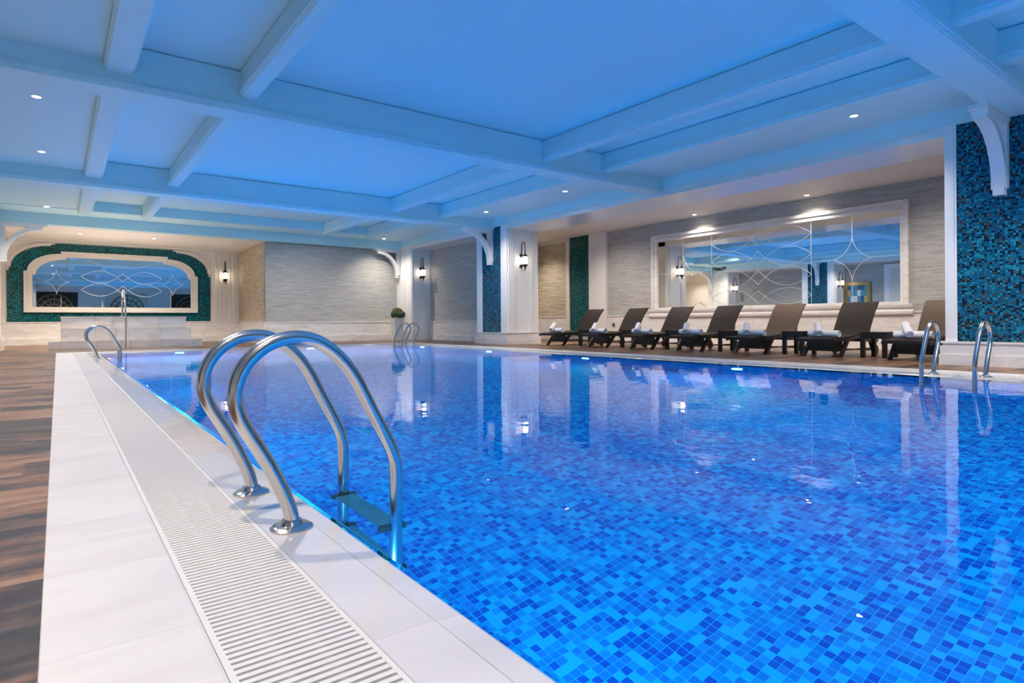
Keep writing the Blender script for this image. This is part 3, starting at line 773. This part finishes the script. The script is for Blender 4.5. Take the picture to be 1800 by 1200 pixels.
# ------------------------------------------------------------------ loungers
def make_lounger(mat_key):
    r = empty('sun_lounger')                   # local: feet at x = 0, head towards +x, width along y
    hw = .335
    def slab(prof, th, w0):
        top = prof; bot = [(u, v - th) for u, v in prof][::-1]
        return MB().prism(top + bot, lambda u, v, w: (u, w, v), -w0, w0)
    seat = [(-.30, .335), (-.28, .352), (-.15, .362), (.10, .362), (.35, .365), (.55, .385), (.72, .408), (.86, .400), (.98, .365), (1.08, .340), (1.16, .335)]
    sp_ = [tuple(p) for p in smooth_path([(u, v, 0) for u, v in seat], 1)]
    slab([(p[0], p[1]) for p in sp_], .03, hw - .02).build('seat', M['rattan'], r, True)
    back = [(1.10, .345), (1.18, .44), (1.27, .58), (1.36, .72), (1.46, .86), (1.57, .98), (1.63, 1.035)]
    back = [(p[0], p[1]) for p in smooth_path([(u, v, 0) for u, v in back], 1)]
    MB().prism(back + [(u + .024, v - .018) for u, v in back][::-1], lambda u, v, w: (u, w, v), -hw, hw).build('backrest', M[mat_key], r, True)
    b = MB()
    for s_ in (-1, 1):
        pts = [(-.29, .325)] + [(u, v - .02) for u, v in seat[2:]] + [(1.55, .30)]
        lo_ = [(u, v - .055) for u, v in pts][::-1]
        b.prism(pts + lo_, lambda u, v, w: (u, w, v), s_ * hw - .018, s_ * hw + .018)
    b.box(-.30, -hw, .285, -.255, hw, .335); b.box(1.50, -hw, .245, 1.545, hw, .295)
    b.prism([(1.36, .70), (1.40, .66), (1.36, .29), (1.31, .29)], lambda u, v, w: (u, w, v), -.28, -.25)
    b.prism([(1.36, .70), (1.40, .66), (1.36, .29), (1.31, .29)], lambda u, v, w: (u, w, v), .25, .28)
    b.build('frame', M['frame'], r)
    for s_ in (-1, 1):
        MB().prism([(-.035, 0), (.04, 0), (.34, .32), (.23, .32)], lambda u, v, w: (u, w, v), s_ * hw - .028, s_ * hw + .028).build('leg', M['frame'], r)
        MB().prism([(1.18, .29), (1.28, .29), (1.40, .06), (1.34, .06)], lambda u, v, w: (u, w, v), s_ * hw - .022, s_ * hw + .022).build('leg', M['frame'], r)
    b = MB().box(.06, -hw, .115, .10, hw, .15)
    for s_ in (-1, 1): b.box(.10, s_ * hw - .012, .12, 1.36, s_ * hw + .012, .145)
    b.box(.14, -hw + .03, .10, .16, hw - .03, .30)
    b.build('stretcher', M['frame'], r)
    for s_ in (-1, 1):
        wy = s_ * (hw + .045)
        fw_ = lambda x, y, z, wy=wy: (x + 1.36, z + wy, y + .095)
        wh = MB().lathe([(.075, -.018), (.095, -.018), (.095, .018), (.075, .018), (.075, -.018)], fw_, 24).build('wheel', M['blackplastic'], r, True)
        MB().lathe([(0, -.014), (.076, -.014), (.076, .014), (0, .014)], fw_, 24).build('wheel_disc', M['wheelwood'], wh, True)
    MB().tube([(1.36, -hw - .05, .095), (1.36, hw + .05, .095)], .012, 8).build('axle', M['frame'], r)
    return r
LY = [12.90, 11.22, 9.75, 8.37, 6.88, 5.43, 3.95]
ldesc = ['dark brown woven sun lounger beside the lantern pillar, farthest along the row', 'dark brown woven sun lounger, second from the lantern pillar', 'dark brown woven sun lounger, third from the lantern pillar',
         'dark brown woven sun lounger in the middle of the row of seven', 'woven sun lounger, back tinted as lit, in front of the wide mirror, third from right', 'dark brown woven sun lounger, second from the mosaic pillar', 'woven sun lounger, back tinted as lit, partly behind the right mosaic pillar']
dark = make_lounger('rattan'); light = make_lounger('rattan_lit')
used = set()
for i, y in enumerate(LY):
    src = light if i in (4, 6) else dark
    loc = (11.27, y, 0)
    if src.name not in used: o = src; o.location = loc; used.add(src.name)
    else: o = dup(src, loc)
    tag(o, ldesc[i], 'lounger', 'woven sun loungers facing the pool')

# side tables
def make_table():
    r = empty('side_table')
    MB().box(-.27, -.22, .415, .27, .22, .46, .006).build('tabletop', M['tablewood'], r)
    b = MB()
    for s_ in (-1, 1): b.box(-.25, s_ * .20 - .012, .34, .25, s_ * .20 + .012, .415)
    for s_ in (-1, 1): b.box(s_ * .245 - .012, -.2, .34, s_ * .245 + .012, .2, .415)
    b.build('apron', M['tablewood'], r)
    for sx in (-1, 1):
        for sy in (-1, 1): MB().box(sx * .23 - .035, sy * .18 - .035, 0, sx * .23 + .035, sy * .18 + .035, .415, .004).build('leg', M['tablewood'], r)
    return r
tb = make_table()
TYs = [12.05, 10.49, 9.06, 7.62, 6.15, 4.68]
tdesc = ['between the farthest lounger and the second', 'between the second and third loungers from the lantern pillar', 'between the third and the middle lounger', 'between the middle lounger and the one right of it', 'between the third lounger from right and its right neighbour', 'between the two loungers nearest the mosaic pillar']
for i, y in enumerate(TYs):
    o = tb if i == 0 else dup(tb, (0, 0, 0)); o.location = (11.86, y, 0)
    tag(o, 'low black square side table ' + tdesc[i], 'table', 'black side tables between the loungers')
# rolled towels
def make_towel(length, rad):
    r = rad; e = length / 2
    prof = [(0, -e + .012)]
    for k in range(1, 5):
        rr = r * k / 4.6
        prof += [(rr - r * .10, -e + .006), (rr - r * .03, -e + .022), (rr, -e + .004)]
    prof += [(r * .94, -e), (r, -e + .02), (r * 1.02, -e * .3), (r * .98, e * .4), (r, e - .02), (r * .94, e)]
    for k in range(4, 0, -1):
        rr = r * k / 4.6
        prof += [(rr, e - .004), (rr - r * .03, e - .022), (rr - r * .10, e - .006)]
    prof.append((0, e - .012))
    b = MB().lathe(prof, lambda x, y, z: (x, z, y * .86 + .02 * r), 22)
    # overlapping loose edge of the roll
    b.box(-r * .30, -e * .98, r * .80, r * .55, e * .98, r * .91, .004)
    return b.build('rolled_towel', M['towel'], None, True)
t1 = make_towel(.56, .072); t2 = make_towel(.36, .062)
lpos = ['the farthest lounger', 'the second lounger from the lantern pillar', 'the third lounger from the lantern pillar', 'the middle lounger', 'the third lounger from right before the mirror', 'the second lounger from the right', 'the lounger nearest the mosaic pillar']
for i, y in enumerate(LY):
    jit = random.uniform(-.03, .03)
    a = t1 if i == 0 else t1.copy(); c = t2 if i == 0 else t2.copy()
    if i: COL.objects.link(a); COL.objects.link(c)
    a.location = (11.27 + .05, y + jit, .363 + .064); a.rotation_euler = (0, 0, random.uniform(-.06, .06))
    c.location = (11.27 - .04, y + .06 + jit, .362 + .158)
    c.rotation_euler = (0, 0, 0)
    dirv = Vector((.76, .45, .44)).normalized()
    c.rotation_euler = dirv.to_track_quat('Y', 'Z').to_euler()
    tag(a, 'white rolled towel lying across ' + lpos[i], 'towel', 'white towels on the loungers')
    tag(c, 'white rolled towel leaning on another roll on ' + lpos[i], 'towel', 'white towels on the loungers')

# ------------------------------------------------------------------ potted cactus, outlet
pc = empty('potted_cactus', (10.23, 20.72, 0))
tag(pc, 'round green cactus in a tall white planter beside the corner pillar', 'plant')
MB().prism([(-.19, -.19), (.19, -.19), (.19, .19), (-.19, .19)], lambda u, v, w: (u * (.78 + .26 * w / .86), v * (.78 + .26 * w / .86), w), 0, .86).build('planter', M['pot'], pc)
MB().box(-.17, -.17, .855, .17, .17, .875).build('soil', M['soil'], pc)
for k, (dx, dy, rr, dz) in enumerate(((0, 0, .20, 1.02), (-.15, -.08, .13, .97), (.15, -.06, .13, .97), (.02, -.16, .12, .95), (0, .15, .13, .97))):
    b = MB(); nr = 14
    rings = []
    for i in range(1, 10):
        th = i / 10 * PI
        ring = []
        for j in range(nr * 4):
            ph = 2 * PI * j / (nr * 4); q = 1 + .09 * math.cos(ph * nr)
            ring.append(b.bm.verts.new((dx + rr * math.sin(th) * q * math.cos(ph), dy + rr * math.sin(th) * q * math.sin(ph), dz + rr * 1.1 * math.cos(th))))
        rings.append(ring)
    for A, B in zip(rings, rings[1:]):
        for j in range(len(A)): b.bm.faces.new((A[j], A[(j + 1) % len(A)], B[(j + 1) % len(A)], B[j]))
    b.bm.faces.new(rings[0]); b.bm.faces.new(rings[-1])
    ball = b.build('cactus_ball', M['cactus'], pc, True)
    b = MB()
    for i in range(2, 8):
        th = i / 10 * PI
        for j in range(nr):
            ph = 2 * PI * j / nr
            d0 = Vector((math.sin(th) * math.cos(ph), math.sin(th) * math.sin(ph), math.cos(th) * 1.1))
            p = Vector((dx, dy, dz)) + d0 * rr * 1.07
            b.tube([p, p + d0 * .035], [.003, .0008], 4)
    b.build('spines', M['spine'], ball)
ot = MB().box(MX - .045, 14.05, .48, MX - .06, 14.17, .60, .004).build('wall_outlet', M['outlet'])
tag(ot, 'small grey socket on the white dado behind the second lounger', 'socket')

# ------------------------------------------------------------------ world, camera, view
W = bpy.data.worlds.new('room_dark'); S.world = W; W.use_nodes = True
W.node_tree.nodes['Background'].inputs[0].default_value = (.02, .03, .05, 1)
W.node_tree.nodes['Background'].inputs[1].default_value = 0.0

cam = bpy.data.cameras.new('camera'); co = bpy.data.objects.new('camera', cam); COL.objects.link(co)
yaw, roll = 0.647, -0.0065
fwd = Vector((math.sin(yaw), math.cos(yaw), 0)); rt = Vector((math.cos(yaw), -math.sin(yaw), 0)); up = Vector((0, 0, 1))
r2 = rt * math.cos(roll) + up * math.sin(roll); u2 = -rt * math.sin(roll) + up * math.cos(roll)
mat = Matrix((( r2.x, u2.x, -fwd.x, 0), (r2.y, u2.y, -fwd.y, 0), (r2.z, u2.z, -fwd.z, 0.7), (0, 0, 0, 1)))
co.matrix_world = mat
cam.sensor_width = 36; cam.lens = 1057.2 * 36 / 1800; cam.shift_y = (564.0 - 600) / 1800
cam.clip_start = .02; cam.clip_end = 200
S.camera = co
S.view_settings.view_transform = 'Standard'; S.view_settings.look = 'None'
S.view_settings.exposure = 0.06; S.view_settings.gamma = 1.0; S.view_settings.use_curve_mapping = False
S.cycles.use_denoising = True
S.cycles.max_bounces = 12; S.cycles.diffuse_bounces = 5; S.cycles.glossy_bounces = 5; S.cycles.transmission_bounces = 8
S.cycles.sample_clamp_indirect = 8.0
